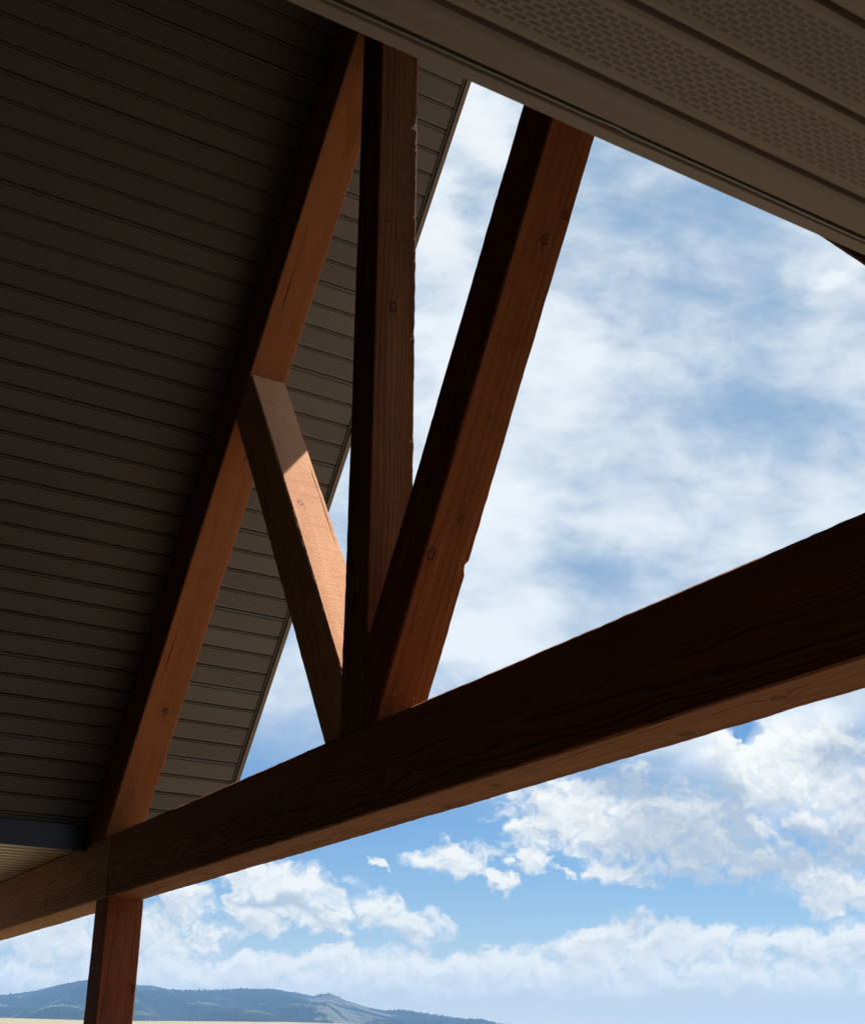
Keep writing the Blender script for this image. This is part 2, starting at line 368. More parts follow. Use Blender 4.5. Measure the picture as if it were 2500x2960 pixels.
def box(name, x0, x1, y0, y1, z0, z1, material, parent=None, bevel=0.004):
    bm = bmesh.new(); box_bm(bm, x0, x1, y0, y1, z0, z1, bevel); uvl = bm.loops.layers.uv.new('UVMap')
    for f in bm.faces:
        for l in f.loops: l[uvl].uv = (l.vert.co.y, l.vert.co.x*3 + l.vert.co.z*7)
    return link(name, bm, material, parent)

def beam(name, O, t, a, wa, b, wb, start, end, matargs, parent, seed, step=0.016, amp=1.0, knots=(), dents=(), wane=None, bow=0.004, chamfer=0.005):
    """a sawn timber. O: one long edge at s=0, t: its direction, a/b: the two cross directions with widths wa/wb.
    start/end: a number (s) or a plane (point, normal). Surface is slightly out of true, edges are worn."""
    O, t, a, b = Vector(O), Vector(t).normalized(), Vector(a).normalized(), Vector(b).normalized()
    na, nb = 7, 7
    per = []
    def side(p0, p1, n, nrm):
        for i in range(n):
            f = i/n
            per.append((p0[0]+(p1[0]-p0[0])*f, p0[1]+(p1[1]-p0[1])*f, nrm, i == 0))
    c = chamfer
    pts = []
    for (sx, sy, ex, ey, nx, ny) in ((0, 0, wa, 0, 0, -1), (wa, 0, wa, wb, 1, 0), (wa, wb, 0, wb, 0, 1), (0, wb, 0, 0, -1, 0)):
        L = math.hypot(ex-sx, ey-sy); dx, dy = (ex-sx)/L, (ey-sy)/L
        for q in [c, L*.2, L*.4, L*.6, L*.8, L-c]:
            pts.append((sx+dx*q, sy+dy*q, nx, ny, q))
    base_v = []; acc = 0.0
    for k, L in enumerate((wa, wb, wa, wb)):
        for j in range(6): base_v.append(acc + pts[k*6+j][4])
        acc += L
    n = len(pts)
    def cut(P, spec):
        if isinstance(spec, (int, float)): return spec
        pp, nn = Vector(spec[0]), Vector(spec[1]); return (pp - P).dot(nn)/t.dot(nn)
    s0 = [cut(O + a*p[0] + b*p[1], start) for p in pts]
    s1 = [cut(O + a*p[0] + b*p[1], end) for p in pts]
    seg = max(2, int((sum(s1)-sum(s0))/n/step))
    bm = bmesh.new(); uvl = bm.loops.layers.uv.new('UVMap'); sec = bm.loops.layers.uv.new('Section')
    rows = []; us = []
    for i in range(seg+1):
        row = []; ur = []
        for k, p in enumerate(pts):
            s = s0[k] + (s1[k]-s0[k])*i/seg
            al, be, nx, ny, q = p
            corner = (k % 6 in (0, 5))
            nz = noise.noise(Vector((s*2.2+seed*7, al*5, be*5)))*0.0022
            nz += noise.noise(Vector((s*9+seed*3, al*9, be*9)))*0.0008
            dx, dy = nx*nz*amp, ny*nz*amp
            if corner:
                cn = noise.noise(Vector((s*23+seed, al*3+5, be*3)))*0.0008 + noise.noise(Vector((s*61+seed, al*3, be*3+9)))*0.0006 - 0.0004
                ix = -1 if al > wa/2 else 1; iy = -1 if be > wb/2 else 1
                dx -= ix*cn*amp; dy -= iy*cn*amp
            for (P, depth, ln) in dents:
                lp = Vector(P)-O; ls, la, lb = lp.dot(t), lp.dot(a), lp.dot(b)
                rr = math.hypot(al-la, be-lb)
                if abs(s-ls) < ln and rr < 0.03:
                    w = depth*(1-abs(s-ls)/ln)*(1-rr/0.03)
                    dx += (-1 if al > wa/2 else 1)*w; dy += (-1 if be > wb/2 else 1)*w
            if wane:
                wx, wy = wane(s, al, be); dx += wx; dy += wy
            bw = bow*math.sin(math.pi*(i/seg))
            row.append(bm.verts.new(O + t*s + a*(al+dx+bw*0.6) + b*(be+dy))); ur.append(s)
        rows.append(row); us.append(ur)
    for i in range(seg):
        for k in range(n):
            k2 = (k+1) % n
            f = bm.faces.new((rows[i][k], rows[i][k2], rows[i+1][k2], rows[i+1][k]))
            v0 = base_v[k]; v1 = base_v[k2] if k2 else acc + base_v[0]
            p0, p1 = pts[k][:2], pts[k2][:2]
            for l, (uu, vv), sc in zip(f.loops, ((us[i][k], v0), (us[i][k2], v1), (us[i+1][k2], v1), (us[i+1][k], v0)), (p0, p1, p1, p0)):
                l[uvl].uv = (uu, vv); l[sec].uv = sc
    for row, ii in ((rows[0][::-1], 0), (rows[-1], seg)):
        f = bm.faces.new(row)
        for l in f.loops:
            lp = l.vert.co - O
            l[uvl].uv = (lp.dot(a)*0.2, lp.dot(b)+2.0); l[sec].uv = (lp.dot(a), lp.dot(b))
    bmesh.ops.recalc_face_normals(bm, faces=bm.faces)
    kk = []
    for (P, s) in knots:
        lp = Vector(P)-O; ls, la, lb = lp.dot(t), lp.dot(a), lp.dot(b)
        opts = [(abs(lb), la), (abs(la-wa), wa+lb), (abs(lb-wb), wa+wb+(wa-la)), (abs(la), 2*wa+wb+(wb-lb))]
        kk.append((ls, min(opts)[1], s))
    mt = wood(name+'_wood', seed=seed*3.7, knots=kk, **matargs)
    return link(name, bm, mt, parent)


def soffit(name, origin, tdir, ndir, lines, y0, y1, material, parent, joints=(), style='bead', first=0, thick=0.03, seed=0, depth=1.0):
    """strips of metal soffit, extruded along y. lines: groove positions along tdir, increasing. ndir points into the roof."""
    origin, tdir, ndir = Vector(origin), Vector(tdir).normalized(), Vector(ndir).normalized()
    rnd = random.Random(seed)
    prof = []   # (t, n, v)
    L = lines
    for i, tl in enumerate(L):
        if i == 0: prof.append((tl, 0.0, first + 0.0)); continue
        p = L[i]-L[i-1]
        j1, j2 = rnd.uniform(-.0007, .0007), rnd.uniform(-.0007, .0007)
        vv = first + i - 1
        prof.append((L[i-1]+0.009, j1, vv+0.09)); prof.append((tl-(0.75 if style == 'rib' else 0.5)*p, (j1+j2)/2+rnd.uniform(0, .0008), vv+0.5)); prof.append((tl-0.016*depth, j2, vv+0.86))
        if i == len(L)-1: prof.append((tl, j2, vv+1.0)); break
        if style == 'bead':
            if i in joints:
                q = ((-.0150, .0), (-.0140, .007), (-.0120, .007), (-.0110, .0005), (-.0050, -.0022), (-.0012, .001), (-.0006, .014), (.0054, .014), (.0060, .0))
            else:
                q = ((-.0125, .0), (-.0115, .007), (-.0095, .007), (-.0085, .0), (-.0040, -.0008), (-.0034, .014), (.0032, .014), (.0040, .0))
        elif style == 'rib':
            prof.pop()
            q = ((-.058, .0), (-.044, .020), (-.016, .020), (-.002, .0), (.004, .0))
        else:
            q = ((-.0115, .0), (-.0075, .0040), (-.0060, .0170), (.0016, .0170), (.0022, .0020), (.0050, .0004))
        for (dt, dn) in q: prof.append((tl+dt, dn*depth, vv+0.9+0.01*dt))
    n = len(prof)
    ny = max(2, int((y1-y0)/0.13))
    bm = bmesh.new(); uvl = bm.loops.layers.uv.new('UVMap')
    rows = []
    for k in range(ny+1):
        y = y0+(y1-y0)*k/ny
        row = []
        for (tt, nn, vv) in prof:
            w = noise.noise(Vector((tt*6, y*1.7, seed*3.1)))*0.0016
            row.append(bm.verts.new(origin + tdir*tt + ndir*(nn+w) + Vector((0, y, 0))))
        rows.append(row)
    for k in range(ny):
        ya, yb = y0+(y1-y0)*k/ny, y0+(y1-y0)*(k+1)/ny
        for i in range(n-1):
            f = bm.faces.new((rows[k][i], rows[k][i+1], rows[k+1][i+1], rows[k+1][i]))
            for l, q in zip(f.loops, ((ya, prof[i][2]), (ya, prof[i+1][2]), (yb, prof[i+1][2]), (yb, prof[i][2]))): l[uvl].uv = q
    # back and edges close the sheet
    tl0, tl1 = prof[0][0], prof[-1][0]
    bk = [bm.verts.new(origin + tdir*tt + ndir*thick + Vector((0, y, 0))) for y in (y0, y1) for tt in (tl0, tl1)]
    bm.faces.new((bk[0], bk[2], bk[3], bk[1]))
    bm.faces.new([rows[0][i] for i in range(n)] + [bk[1], bk[0]])
    bm.faces.new([rows[ny][i] for i in range(n)] + [bk[3], bk[2]])
    bm.faces.new([rows[k][0] for k in range(ny+1)] + [bk[2], bk[0]])
    bm.faces.new([rows[k][n-1] for k in range(ny+1)] + [bk[3], bk[1]])
    bmesh.ops.recalc_face_normals(bm, faces=bm.faces)
    return link(name, bm, material, parent)


# ------------------------------------------------------------------ measured layout (metres, camera at the origin)
YI, YO = 1.800, 1.966               # inner and outer face of the truss
K1, K0 = 1.29989, 8.47518           # underside of the far rafter: z = K1 x + K0
TH = math.atan(K1)
TL = Vector((math.cos(TH), 0, math.sin(TH))); NL = Vector((-math.sin(TH), 0, math.cos(TH)))
KR = -0.3335                        # underside of the near rafter: z = -K1 x + KR
TR = Vector((-math.cos(TH), 0, math.sin(TH))); NR = Vector((math.sin(TH), 0, math.cos(TH)))
CB, CT = 0.6776, 0.9455             # tie beam bottom / top
XR = (KR-K0)/(2*K1)                 # ridge
CD = 0.20                           # gable soffit above the rafter underside
CDI = 0.245                         # porch ceiling above it
GRADE = -1.75; FLOOR = -1.60
EAVE_Z = 0.945

# ------------------------------------------------------------------ ground, hills
def heightfield(name, az0, az1, naz, rs, hfun, material):
    az = np.linspace(az0, az1, naz); rs = np.asarray(rs)
    A, Rr = np.meshgrid(az, rs, indexing='ij')
    fx = F0[0]*np.cos(A) + R0[0]*np.sin(A); fy = F0[1]*np.cos(A) + R0[1]*np.sin(A)
    Z = hfun(A, Rr)
    co = np.stack([fx*Rr, fy*Rr, Z], -1).reshape(-1, 3)
    nr = len(rs)
    i, j = np.meshgrid(np.arange(naz-1), np.arange(nr-1), indexing='ij')
    q = np.stack([i*nr+j, (i+1)*nr+j, (i+1)*nr+j+1, i*nr+j+1], -1).reshape(-1, 4)
    me = bpy.data.meshes.new(name); me.from_pydata(co.tolist(), [], q.tolist()); me.update()
    bm = bmesh.new(); bm.from_mesh(me)
    bmesh.ops.remove_doubles(bm, verts=bm.verts, dist=0.0005)
    bmesh.ops.recalc_face_normals(bm, faces=bm.faces)
    if sum(f.normal.z for f in bm.faces) < 0: bmesh.ops.reverse_faces(bm, faces=bm.faces)
    for f in bm.faces: f.smooth = True
    bm.to_mesh(me); bm.free()
    me.materials.append(material)
    o = bpy.data.objects.new(name, me); COL.objects.link(o); return o

M_GROUND, g2, b2 = mat('dry_grass')
tc = g2.new('ShaderNodeTexCoord').outputs['Object']
gc = g2.mix(g2.noise(tc, 0.6, 8.0, 0.65), (0.185, 0.160, 0.098), (0.30, 0.250, 0.165))
gc = g2.mix(g2.ss(g2.noise(tc, 0.012, 5.0, 0.6), 0.45, 0.65), gc, (0.20, 0.205, 0.12))
g2.put(b2.inputs['Base Color'], gc); b2.inputs['Roughness'].default_value = 0.95; b2.inputs['Specular IOR Level'].default_value = 0.1
bump(g2, b2, g2.noise(tc, 9.0, 6.0, 0.7), 0.06)

def lump(A, s, seed):
    return (np.sin(A*s+seed)+0.6*np.sin(A*s*2.3+seed*1.7)+0.35*np.sin(A*s*5.1+seed*2.9))/1.95

def ground_h(A, Rr):
    prof = 0.0312 + 0.0012*lump(A, 9.0, 1.0) - 0.010*np.clip((A+0.10)/0.25, 0, 1)
    rise = np.clip((Rr-120)/1300, 0, 1); rise = rise*rise*(3-2*rise)
    h = GRADE*(1-rise) + rise*prof*np.minimum(Rr, 1650)/np.cos(0.0)*np.where(np.abs(A) < 1.4, 1.0, 0.4)
    fall = np.clip((Rr-1650)/900, 0, 1)
    return h*(1-fall) + (-4.0)*fall
tag(heightfield('ground', -math.pi, math.pi, 361, [0.05, 2, 5, 10, 20, 40, 80, 140, 220, 320, 450, 600, 800, 1000, 1200, 1350, 1500, 1650, 1850, 2200, 2600, 4000, 6000, 8500], ground_h, M_GROUND), kind='structure')

SKYLINE = [(-0.80, 0.030), (-0.60, 0.036), (-0.45, 0.041), (-0.36, 0.0435), (-0.3122, 0.0464), (-0.2875, 0.0501), (-0.268, 0.0549), (-0.2519, 0.0579), (-0.2303, 0.057), (-0.2125, 0.0552), (-0.2024, 0.055), (-0.1895, 0.0525), (-0.1794, 0.0519), (-0.1517, 0.0527), (-0.1367, 0.0538), (-0.114, 0.0541), (-0.0987, 0.0516), (-0.086, 0.0493), (-0.0722, 0.0513), (-0.0607, 0.0466), (-0.0455, 0.0425), (-0.0304, 0.0398), (-0.0191, 0.0403), (-0.0003, 0.0376), (0.0222, 0.0347), (0.0372, 0.0343), (0.0497, 0.0313), (0.0597, 0.0305), (0.0895, 0.0265), (0.13, 0.022), (0.2, 0.017), (0.4, 0.014), (0.8, 0.016)]
RIDGE = 5600.0
rng = np.random.default_rng(3)
def hill_h(A, Rr):
    uu = np.tan(A)
    top = np.interp(uu, [s[0] for s in SKYLINE], [s[1] for s in SKYLINE])*RIDGE/np.sqrt(1+uu*uu)*np.sqrt(1+uu*uu)
    top = top*np.cos(A)*1.0/np.cos(A)**1
    x = np.clip((Rr-2700)/(RIDGE-2700), 0, 1)
    spur = 0.10*np.sin(A*46+1.3*np.sin(Rr/430))*np.sin(np.pi*x) + 0.07*np.sin(A*95+Rr/300+2)*np.sin(np.pi*x)
    s = np.clip(x**0.85 + spur*x*(1-x)*2.2, 0, 1)
    back = np.clip((Rr-RIDGE)/1800, 0, 1)
    h = (top*s)*(1-back*back) - 6
    # a lower wooded ridge stands in front, right of the summit
    tree = rng.random(A.shape)**2.2
    wooded = (np.sin(A*31+0.7)+np.sin(A*83+2.0)*0.8 + np.sin(Rr/260+A*20)*0.6 > -0.2)
    return h + tree*np.where(wooded, 9.0, 3.0)*np.clip(x*3, 0, 1)*np.where(Rr < RIDGE+60, 1, 0.5)
M_HILL, g3, b3 = mat('hill_forest_and_meadow')
tc = g3.new('ShaderNodeTexCoord').outputs['Object']
x_, y_, z_ = g3.sep(tc)
ha = g3.vm('DOT_PRODUCT', tc, R0); hf = g3.vm('DOT_PRODUCT', tc, F0)
hu = g3.m('DIVIDE', ha, g3.m('MAXIMUM', hf, 100.0))
pn = g3.noise(tc, 0.0042, 6.0, 0.62, 0.6)
bias = g3.ss(hu, -0.105, -0.070, 0.0, 0.15)
bias = g3.sub(bias, g3.ss(hu, -0.045, -0.02, 0.0, 0.13))
mead = g3.ss(g3.add(pn, bias), 0.585, 0.645)
forest = g3.mix(g3.noise(tc, 0.05, 4.0, 0.7), (0.008, 0.016, 0.014), (0.026, 0.040, 0.030))
grass = g3.mix(g3.noise(tc, 0.02, 5.0, 0.7), (0.062, 0.074, 0.064), (0.118, 0.124, 0.100))
g3.put(b3.inputs['Base Color'], g3.mix(mead, forest, grass)); b3.inputs['Roughness'].default_value = 1.0
b3.inputs['Specular IOR Level'].default_value = 0.0
hills = heightfield('hills', -0.72, 0.72, 2400, list(np.linspace(2600, RIDGE, 44)) + [RIDGE+150, RIDGE+500, RIDGE+1200, RIDGE+1900], hill_h, M_HILL)
tag(hills, kind='structure')

# ------------------------------------------------------------------ porch floor and unseen walls added for shade
M_FLOOR, g4, b4 = mat('stained_deck_boards')
tc = g4.new('ShaderNodeTexCoord').outputs['Object']; x_, y_, z_ = g4.sep(tc)
bd = g4.m('FRACT', g4.mul(y_, 1/0.14)); gap = g4.ss(g4.m('ABSOLUTE', g4.sub(bd, 0.5)), 0.46, 0.485)
gr = g4.noise(g4.xyz(g4.mul(x_, 2.0), g4.mul(y_, 70.0), 0.0), 1.0, 4.0, 0.6)
fc = g4.mix(gr, (0.018, 0.012, 0.009), (0.045, 0.031, 0.023))
g4.put(b4.inputs['Base Color'], g4.mix(gap, fc, (0.01, 0.007, 0.005))); b4.inputs['Roughness'].default_value = 0.7
bump(g4, b4, g4.m('MULTIPLY_ADD', gap, -1.0, g4.mul(gr, 0.2)), 0.006)
bm = bmesh.new(); box_bm(bm, -8.6, 0.55, -3.2, 2.35, GRADE-0.1, FLOOR, 0.01)
tag(link('porch_floor', bm, M_FLOOR), kind='structure')

M_WALL, g5, b5 = mat('shade_wall_siding')
tc = g5.new('ShaderNodeTexCoord').outputs['Object']; x_, y_, z_ = g5.sep(tc)
lap = g5.m('FRACT', g5.mul(z_, 1/0.18))
wn_ = g5.noise(g5.xyz(g5.mul(x_, 1.5), 0.0, g5.mul(z_, 40.0)), 1.0, 4.0, 0.6)
g5.put(b5.inputs['Base Color'], g5.mix(wn_, (0.014, 0.011, 0.009), (0.028, 0.022, 0.018))); b5.inputs['Roughness'].default_value = 0.8
bump(g5, b5, g5.mul(lap, -1.0), 0.012)
bm = bmesh.new(); box_bm(bm, -9.2, 1.50, -3.50, -3.22, GRADE-0.1, 4.9, 0.01); box_bm(bm, 1.22, 1.50, -3.218, 1.65, GRADE-0.1, 3.2, 0.01); box_bm(bm, -9.2, -8.92, -3.218, -0.40, GRADE-0.1, 3.2, 0.01)  # back and side walls out of view, added to keep the porch dark
tag(link('unseen_shade_wall', bm, M_WALL), kind='structure')

# ------------------------------------------------------------------ timber gable truss
truss = thing('gable_truss', (XR, (YI+YO)/2, CB), 'red-brown rough-sawn timber truss with king post and two struts fanning up from its tie beam', 'truss')
X_SPLICE = -5.675
UNDER = [(-2.078, 1.914, CB), (-1.765, 1.874, CB), (-2.768, 1.873, CB), (-3.089, 1.932, CB), (-3.844, 1.893, CB), (-4.461, 1.867, CB)]
beam('tie_beam', (X_SPLICE, YI, CB), (1, 0, 0), (0, 1, 0), YO-YI, (0, 0, 1), CT-CB, 0.001, 4.86,
     dict(light=(0.285, 0.100, 0.038), dark=(0.110, 0.036, 0.014), pith=(0.10, 0.08), ring=0.0070, saw=0.6, contrast=1.3, bend=0.07, relief=0.0022), truss, 1,
     knots=[(p, s) for p, s in zip(UNDER, (.016, .014, .012, .012, .011, .010))] + [((-4.3, YI, 0.80), .02), ((-5.5, YI, 0.755), .006)], bow=0.0)
tag(beam('beam_end', (-8.90, YI-0.002, CB-0.001), (1, 0, 0), (0, 1, 0), YO-YI, (0, 0, 1), CT-CB, 0.0, 8.90+X_SPLICE-0.002,
     dict(light=(0.370, 0.165, 0.072), dark=(0.150, 0.060, 0.026), pith=(0.10, 0.16), ring=0.0085, saw=0.3), truss, 2,
     knots=[((-5.95, YI, 0.80), .02), ((-6.6, YI, 0.74), .015)], bow=0.0), 'browner beam end beyond the splice above the post')

XK0, XK1 = -3.523, -3.367
def king_wane(s, al, be):
    # the outer right arris still follows the log: bark edge
    w = 0.0; k = 0.0
    if be > 0.10 and al > 0.12:
        z = CT + s
        w = 0.0035*max(0.0, min(1.0, (z-2.0)/0.9))*(0.55+0.45*noise.noise(Vector((z*2.1, 3.0, 0)))) + 0.003*noise.noise(Vector((z*22, 0, 8)))
        k = max(0.0, (be-0.10)/0.066)*max(0.0, (al-0.12)/0.036)
    return -w*k, -w*k*0.75
beam('king_post', (XK0, YI+0.004, CT), (0, 0, 1), (1, 0, 0), XK1-XK0, (0, 1, 0), 0.164, 0.001, ((XR, 0, K1*XR+K0-0.07), (0, 0, 1)),
     dict(light=(0.255, 0.104, 0.044), dark=(0.085, 0.031, 0.013), pith=(0.02, -0.22), ring=0.0052, saw=1.1, relief=0.0026, contrast=1.2, bend=0.045), truss, 3,
     knots=[((-3.367, 1.875, 2.452), .017), ((-3.367, 1.955, 1.70), .010)], wane=king_wane, bow=0.003)

def pl(z): return ((0, 0, z), (0, 0, 1))
RAFL = ((0, 0, K0+0.06/math.cos(TH)), tuple(NL)); RAFR = ((0, 0, KR+0.06/math.cos(TH)), tuple(NR))
# far strut: leans left from the foot of the king post
t1 = Vector((-0.51816, 0, 0.85528)); a1 = Vector((0.85528, 0, 0.51816))
E1 = Vector((-3.5431, YI+0.008, 1.1810))            # on its sunny upper edge
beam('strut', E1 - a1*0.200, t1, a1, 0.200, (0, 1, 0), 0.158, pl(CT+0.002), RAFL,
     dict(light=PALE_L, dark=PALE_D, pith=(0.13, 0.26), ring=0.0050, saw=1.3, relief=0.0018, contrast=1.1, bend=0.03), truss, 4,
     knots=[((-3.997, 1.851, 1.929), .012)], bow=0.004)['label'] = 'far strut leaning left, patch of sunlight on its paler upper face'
t2 = Vector((0.5290, 0, 0.8486)); a2 = Vector((0.8486, 0, -0.5290))
E2 = Vector((-3.3077, YI+0.008, 0.9460))            # lower right edge at the foot
st2 = beam('strut', E2 - a2*0.196, t2, a2, 0.196, (0, 1, 0), 0.158, pl(CT+0.002), RAFR,
     dict(light=(0.280, 0.092, 0.032), dark=(0.090, 0.025, 0.009), pith=(0.10, -0.20), ring=0.0058, saw=0.6, relief=0.0024, contrast=1.25, bend=0.050), truss, 5,
     knots=[((-2.468, 1.942, 2.305), .010), ((-2.513, 1.898, 2.231), .014), ((-2.964, 1.895, 1.503), .009), ((-3.027, 1.832, 1.40), .016), ((-2.798, 1.893, 1.77), .005)],
     dents=[((-3.036, 1.966, 1.385), 0.011, 0.016)], bow=0.0)
for P in ((-3.2555, 1.847, 1.030), (-3.2585, 1.912, 1.027)):
    bm = bmesh.new()
    lp = Vector(P); h = (lp-E2).dot(a2); c = lp - a2*(h-0.0002)
    mtx = a2.to_track_quat('Z', 'Y').to_matrix().to_4x4(); mtx.translation = c
    bmesh.ops.create_cone(bm, cap_ends=True, segments=14, radius1=0.0055, radius2=0.0042, depth=0.0035, matrix=mtx)
    o = link('screw_head', bm, M_SCREW, st2)
# rafters
beam('rafter', (0, YI, K0), TL, NL, 0.275, (0, 1, 0), YO-YI, ((0, 0, CT+0.001), (0, 0, 1)), ((XR-0.001, 0, 0), (1, 0, 0)),
     dict(light=(0.310, 0.108, 0.042), dark=(0.145, 0.044, 0.017), pith=(0.30, 0.08), ring=0.009, saw=0.25, relief=0.0009, contrast=0.4), truss, 6,
     knots=[((-5.401, 1.895, 1.454), .015)], bow=0.003)
beam('rafter', (0, YI+0.001, KR), TR, NR, 0.24, (0, 1, 0), YO-YI, ((0, 0, CT+0.001), (0, 0, 1)), ((XR+0.001, 0, 0), (1, 0, 0)),
     dict(light=(0.250, 0.085, 0.032), dark=(0.100, 0.030, 0.012)), truss, 7, bow=0.003)

# ------------------------------------------------------------------ post
o = beam('timber_post', (-5.812, YI+0.001, FLOOR), (0, 0, 1), (1, 0, 0), 0.160, (0, 1, 0), 0.164, 0.001, CB-FLOOR-0.002,
     dict(light=(0.245, 0.070, 0.030), dark=(0.120, 0.032, 0.014), pith=(0.30, 0.06), ring=0.008, saw=1.0, relief=0.0014, contrast=0.5), None, 8,
     knots=[((-5.652, 1.955, 0.309), .013)], bow=0.0)
tag(o, 'square reddish timber post holding up the left end of the tie beam', 'post')

# ------------------------------------------------------------------ roof: ceiling, gable overhang, rake fascia
roof = thing('porch_roof', (XR, 0.9, K1*XR+K0), 'steep dark brown gable roof whose strip-panelled ceiling slopes down on the left', 'roof')
def groove_list(t0, lo, hi):
    up_, dn = [t0], []
    while up_[-1] < hi: up_.append(up_[-1] + 0.0986 + 0.002*up_[-1])
    t_ = t0
    while t_ > lo:
        t_ = t_ - (0.0986 + 0.002*t_); dn.append(t_)
    return dn[::-1] + up_, len(dn)
TLO = TL.dot(Vector((-6.02, 0, K1*-6.02+K0))) + CD*0      # lower end of the slope
THI = TL.dot(Vector((XR, 0, K1*XR+K0)))
oL = Vector((0, 0, K0)) - TL*Vector((0, 0, K0)).dot(TL)    # t = 0 point of the slope line
dlo = -2.90; dhi = THI + CD*math.tan(TH)
inner, i0 = groove_list(0.4467, dlo, dhi-0.05)
inner = [q for q in inner if dlo < q < dhi]; off = sum(1 for q in inner if q < 0.4437)
# panel joints: two grooves below the reference, then every fourth
jn = [i+1 for i, q in enumerate(inner) if (off - i) % 4 == 2]
li = [dlo] + inner + [dhi]
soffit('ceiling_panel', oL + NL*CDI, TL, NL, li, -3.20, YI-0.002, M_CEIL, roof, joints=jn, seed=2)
over, i1 = groove_list(0.3627, dlo, dhi-0.05)
over = [q for q in over if dlo < q < dhi]
kref = min(range(len(over)), key=lambda i: abs(over[i]+1.2875))   # groove below which, two strips on, the vents start
lo2 = [dlo] + over + [dhi]
# strip index counted so that index % 4 in (2, 3) is vented
fi = (2 - (kref - 1 - 0)) % 4     # strip between over[kref-3] and over[kref-2] gets index 2 (mod 4) after the leading strip
def vent_first():
    # strips (going down from over[kref]): 0 plain,1 plain,2 vented,3 vented ; strip i lies between lo2[i] and lo2[i+1]
    # over[kref] is lo2[kref+1]; the strip just below is index kref
    tgt = kref - 2                # first vented strip going down
    return (3 - tgt) % 4          # that one gets 3, the next down 2
soffit('gable_soffit', oL + NL*CD, TL, NL, lo2, YO+0.002, 2.395, M_OVER, roof, joints=[i+1 for i, q in enumerate(over) if (kref-i) % 4 == 0], first=vent_first(), seed=3)
TRLO = TR.dot(Vector((-1.06, 0, K1*1.06+KR))); oR = Vector((0, 0, KR)) - TR*Vector((0, 0, KR)).dot(TR)
TRHI = TR.dot(Vector((XR, 0, -K1*XR+KR))) + CD*math.tan(TH)
rl = list(np.arange(TRLO, TRHI, 0.0985)) + [TRHI]
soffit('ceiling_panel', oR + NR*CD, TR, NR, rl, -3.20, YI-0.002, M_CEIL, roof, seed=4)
soffit('gable_soffit', oR + NR*CD, TR, NR, rl, YO+0.002, 2.395, M_OVER, roof, seed=5)

def slope_box(name, o, t, nrm, t0, t1, n0, n1, y0, y1, material, parent):
    bm = bmesh.new()
    vs = [bm.verts.new(o + t*tt + nrm*nn + Vector((0, y, 0))) for tt in (t0, t1) for y in (y0, y1) for nn in (n0, n1)]
    for q in ((0, 1, 3, 2), (4, 6, 7, 5), (0, 4, 5, 1), (2, 3, 7, 6), (0, 2, 6, 4), (1, 5, 7, 3)): bm.faces.new([vs[i] for i in q])
    bmesh.ops.recalc_face_normals(bm, faces=bm.faces)
    bmesh.ops.bevel(bm, geom=list(bm.edges), offset=0.002, segments=2, affect='EDGES')
    uvl = bm.loops.layers.uv.new('UVMap')
    for f in bm.faces:
        for l in f.loops: l[uvl].uv = (l.vert.co.dot(t), l.vert.co.y)
    return link(name, bm, material, parent)
M_ROOF, g6, b6 = mat('asphalt_shingles')
tc = g6.new('ShaderNodeTexCoord').outputs['Object']
g6.put(b6.inputs['Base Color'], g6.mix(g6.noise(tc, 30.0, 4.0, 0.7), (0.03, 0.028, 0.026), (0.09, 0.08, 0.07))); b6.inputs['Roughness'].default_value = 0.9
dtop = dhi + 0.05*math.tan(TH)
slope_box('rake_fascia', oL, TL, NL, dlo, dhi+0.02, CD-0.012, CD+0.205, 2.410, 2.432, M_TRIM, roof)
slope_box('edge_channel', oL, TL, NL, dlo, dhi+0.01, CD-0.004, CD+0.03, 2.396, 2.4085, M_BEAD, roof)
slope_box('rake_fascia', oR, TR, NR, TRLO, TRHI+0.02, CD-0.012, CD+0.205, 2.410, 2.432, M_TRIM, roof)
slope_box('roof_slope', oL, TL, NL, dlo, dhi+0.30*math.tan(TH)*0.33, CD+0.080, CD+0.22, -3.20, 2.408, M_ROOF, roof)
slope_box('roof_slope', oR, TR, NR, TRLO+0.02, TRHI+0.30*math.tan(TH)*0.33-0.004, CD+0.034, CD+0.22, -3.20, 2.408, M_ROOF, roof)
box('frieze_board', -6.068, -6.024, -3.20, YI-0.002, 0.9185, 1.0300, M_FRIEZE, roof, 0.003)

# ------------------------------------------------------------------ low wing ceiling on the left
wing = thing('wing_ceiling', (-7.2, 0.6, 0.94), 'low flat ribbed metal ceiling catching warm light, at the far left behind the tie beam', 'ceiling')
wl = [-8.60] + list(np.arange(-8.52, -6.09, 0.098)) + [-6.070]
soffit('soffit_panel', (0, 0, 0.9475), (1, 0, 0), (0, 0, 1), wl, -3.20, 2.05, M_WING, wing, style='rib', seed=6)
box('roof_slab', -8.70, -6.070, -3.20, 2.10, 0.980, 1.14, M_ROOF, wing)

# ------------------------------------------------------------------ vented eave overhead on the right
eave = thing('vented_eave', (-0.55, 0.7, EAVE_Z), 'brown vented soffit eave close overhead at the upper right with slotted strips', 'eave')
el = [-0.8515, -0.8030, -0.7060, -0.6090, -0.5110, -0.4130, -0.3150, -0.22]
soffit('soffit_panel', (0, 0, EAVE_Z), (1, 0, 0), (0, 0, 1), el, -3.20, 1.99, M_EAVE, eave, style='v', first=0, seed=7, depth=1.0)
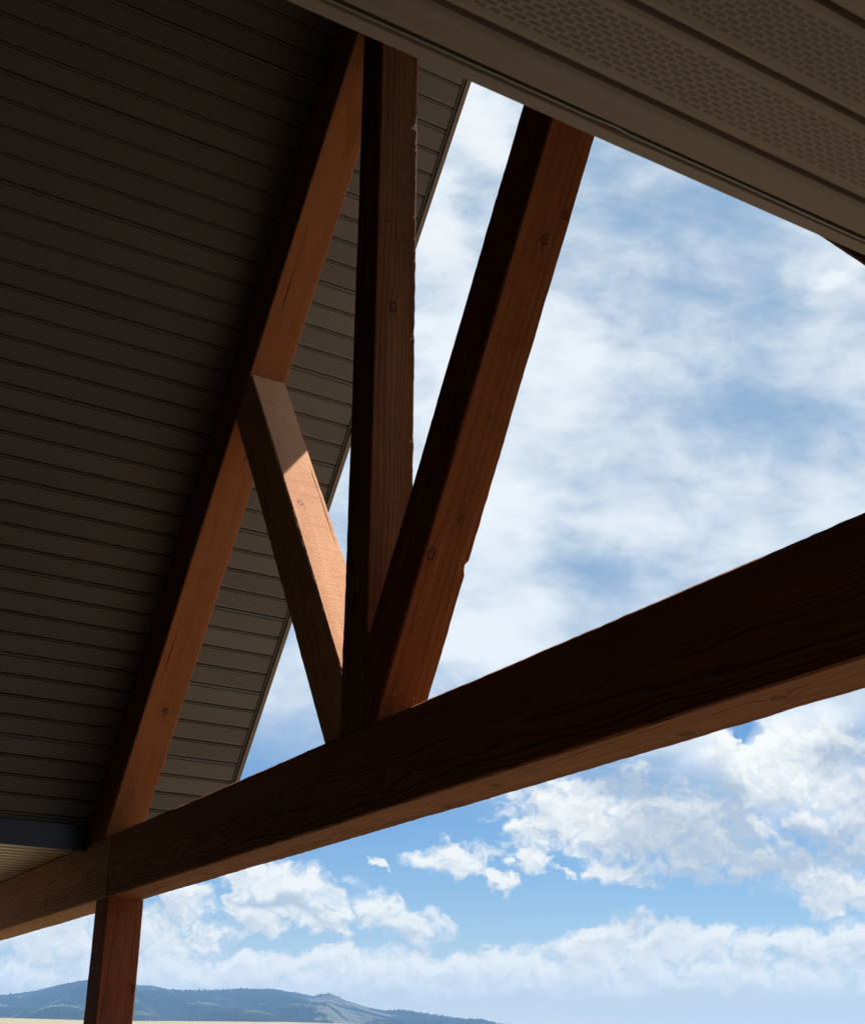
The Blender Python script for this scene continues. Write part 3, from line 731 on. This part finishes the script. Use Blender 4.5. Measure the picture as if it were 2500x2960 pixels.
# inner trim: flat lip, shadow groove and rolled bead
bm = bmesh.new(); prof = [(-0.8785, .9440), (-0.8632, .9440), (-0.8618, .9500), (-0.8610, .9640), (-0.8610, .975), (-0.8785, .975)]
uvl = bm.loops.layers.uv.new('UVMap'); rows = []
ny = 120
for k in range(ny+1):
    y = -3.2 + 5.18*k/ny
    w = 0.0006*noise.noise(Vector((y*3.0, 0, 0))) + (-0.0022*math.exp(-((y-0.752)/0.02)**2))
    rows.append([bm.verts.new((x+(w if i < 2 else 0)*0.5, y, z+(w if i in (1, 2) else 0))) for i, (x, z) in enumerate(prof)])
for k in range(ny):
    for i in range(len(prof)):
        j = (i+1) % len(prof)
        f = bm.faces.new((rows[k][i], rows[k][j], rows[k+1][j], rows[k+1][i]))
        for l in f.loops: l[uvl].uv = (l.vert.co.y, l.vert.co.x*4)
bm.faces.new(rows[0]); bm.faces.new(rows[-1]); bmesh.ops.recalc_face_normals(bm, faces=bm.faces)
link('edge_trim', bm, M_TRIM, eave)
bm = bmesh.new(); rows = []
uvl = bm.loops.layers.uv.new('UVMap')
for k in range(241):
    y = -3.2 + 5.18*k/240
    dx = 0.0011*noise.noise(Vector((y*4.0, 3, 1))) + 0.0022*math.exp(-((y-0.745)/0.016)**2)
    dz = 0.0008*noise.noise(Vector((y*6.0, 1, 7)))
    rows.append([bm.verts.new((-0.8583+dx+0.0016*math.cos(q), y, 0.9462+dz+0.0016*math.sin(q))) for q in [i*math.pi/4 for i in range(8)]])
for k in range(240):
    for i in range(8): bm.faces.new((rows[k][i], rows[k][(i+1) % 8], rows[k+1][(i+1) % 8], rows[k+1][i]))
bm.faces.new(rows[0]); bm.faces.new(rows[-1]); bmesh.ops.recalc_face_normals(bm, faces=bm.faces)
link('bead', bm, metal('bead_aluminium', (0.16, 0.14, 0.125), 0.25, spec=0.8), eave, smooth=True)
box('roof_slab', -0.873, -0.2195, -3.20, 1.99, 0.979, 1.115, M_ROOF, eave)
box('fascia', -0.2185, -0.195, -3.20, 1.99, 0.930, 1.10, M_TRIM, eave)
box('inner_frieze', -0.8880, -0.8745, -3.20, YI-0.03, 0.977, 1.115, M_FRIEZE, eave, 0.002)

# ------------------------------------------------------------------ haze: real air between the porch and the hills
HAZE = 1.0e-4
mt = bpy.data.materials.new('haze_air'); mt.use_nodes = True; nt = mt.node_tree; nt.nodes.clear()
vo = nt.nodes.new('ShaderNodeVolumePrincipled'); vo.inputs['Density'].default_value = HAZE
vo.inputs['Density Attribute'].default_value = ''; vo.inputs['Color Attribute'].default_value = ''; vo.inputs['Temperature Attribute'].default_value = ''
vo.inputs['Color'].default_value = (0.28, 0.54, 1.0, 1.0); vo.inputs['Anisotropy'].default_value = 0.0
out = nt.nodes.new('ShaderNodeOutputMaterial'); nt.links.new(vo.outputs[0], out.inputs['Volume'])
bm = bmesh.new(); box_bm(bm, -8900, 8900, -8900, 8900, -12, 420)
tag(link('haze', bm, mt), kind='stuff')
for o in bpy.data.objects:
    if 'base' in o.keys(): del o['base']
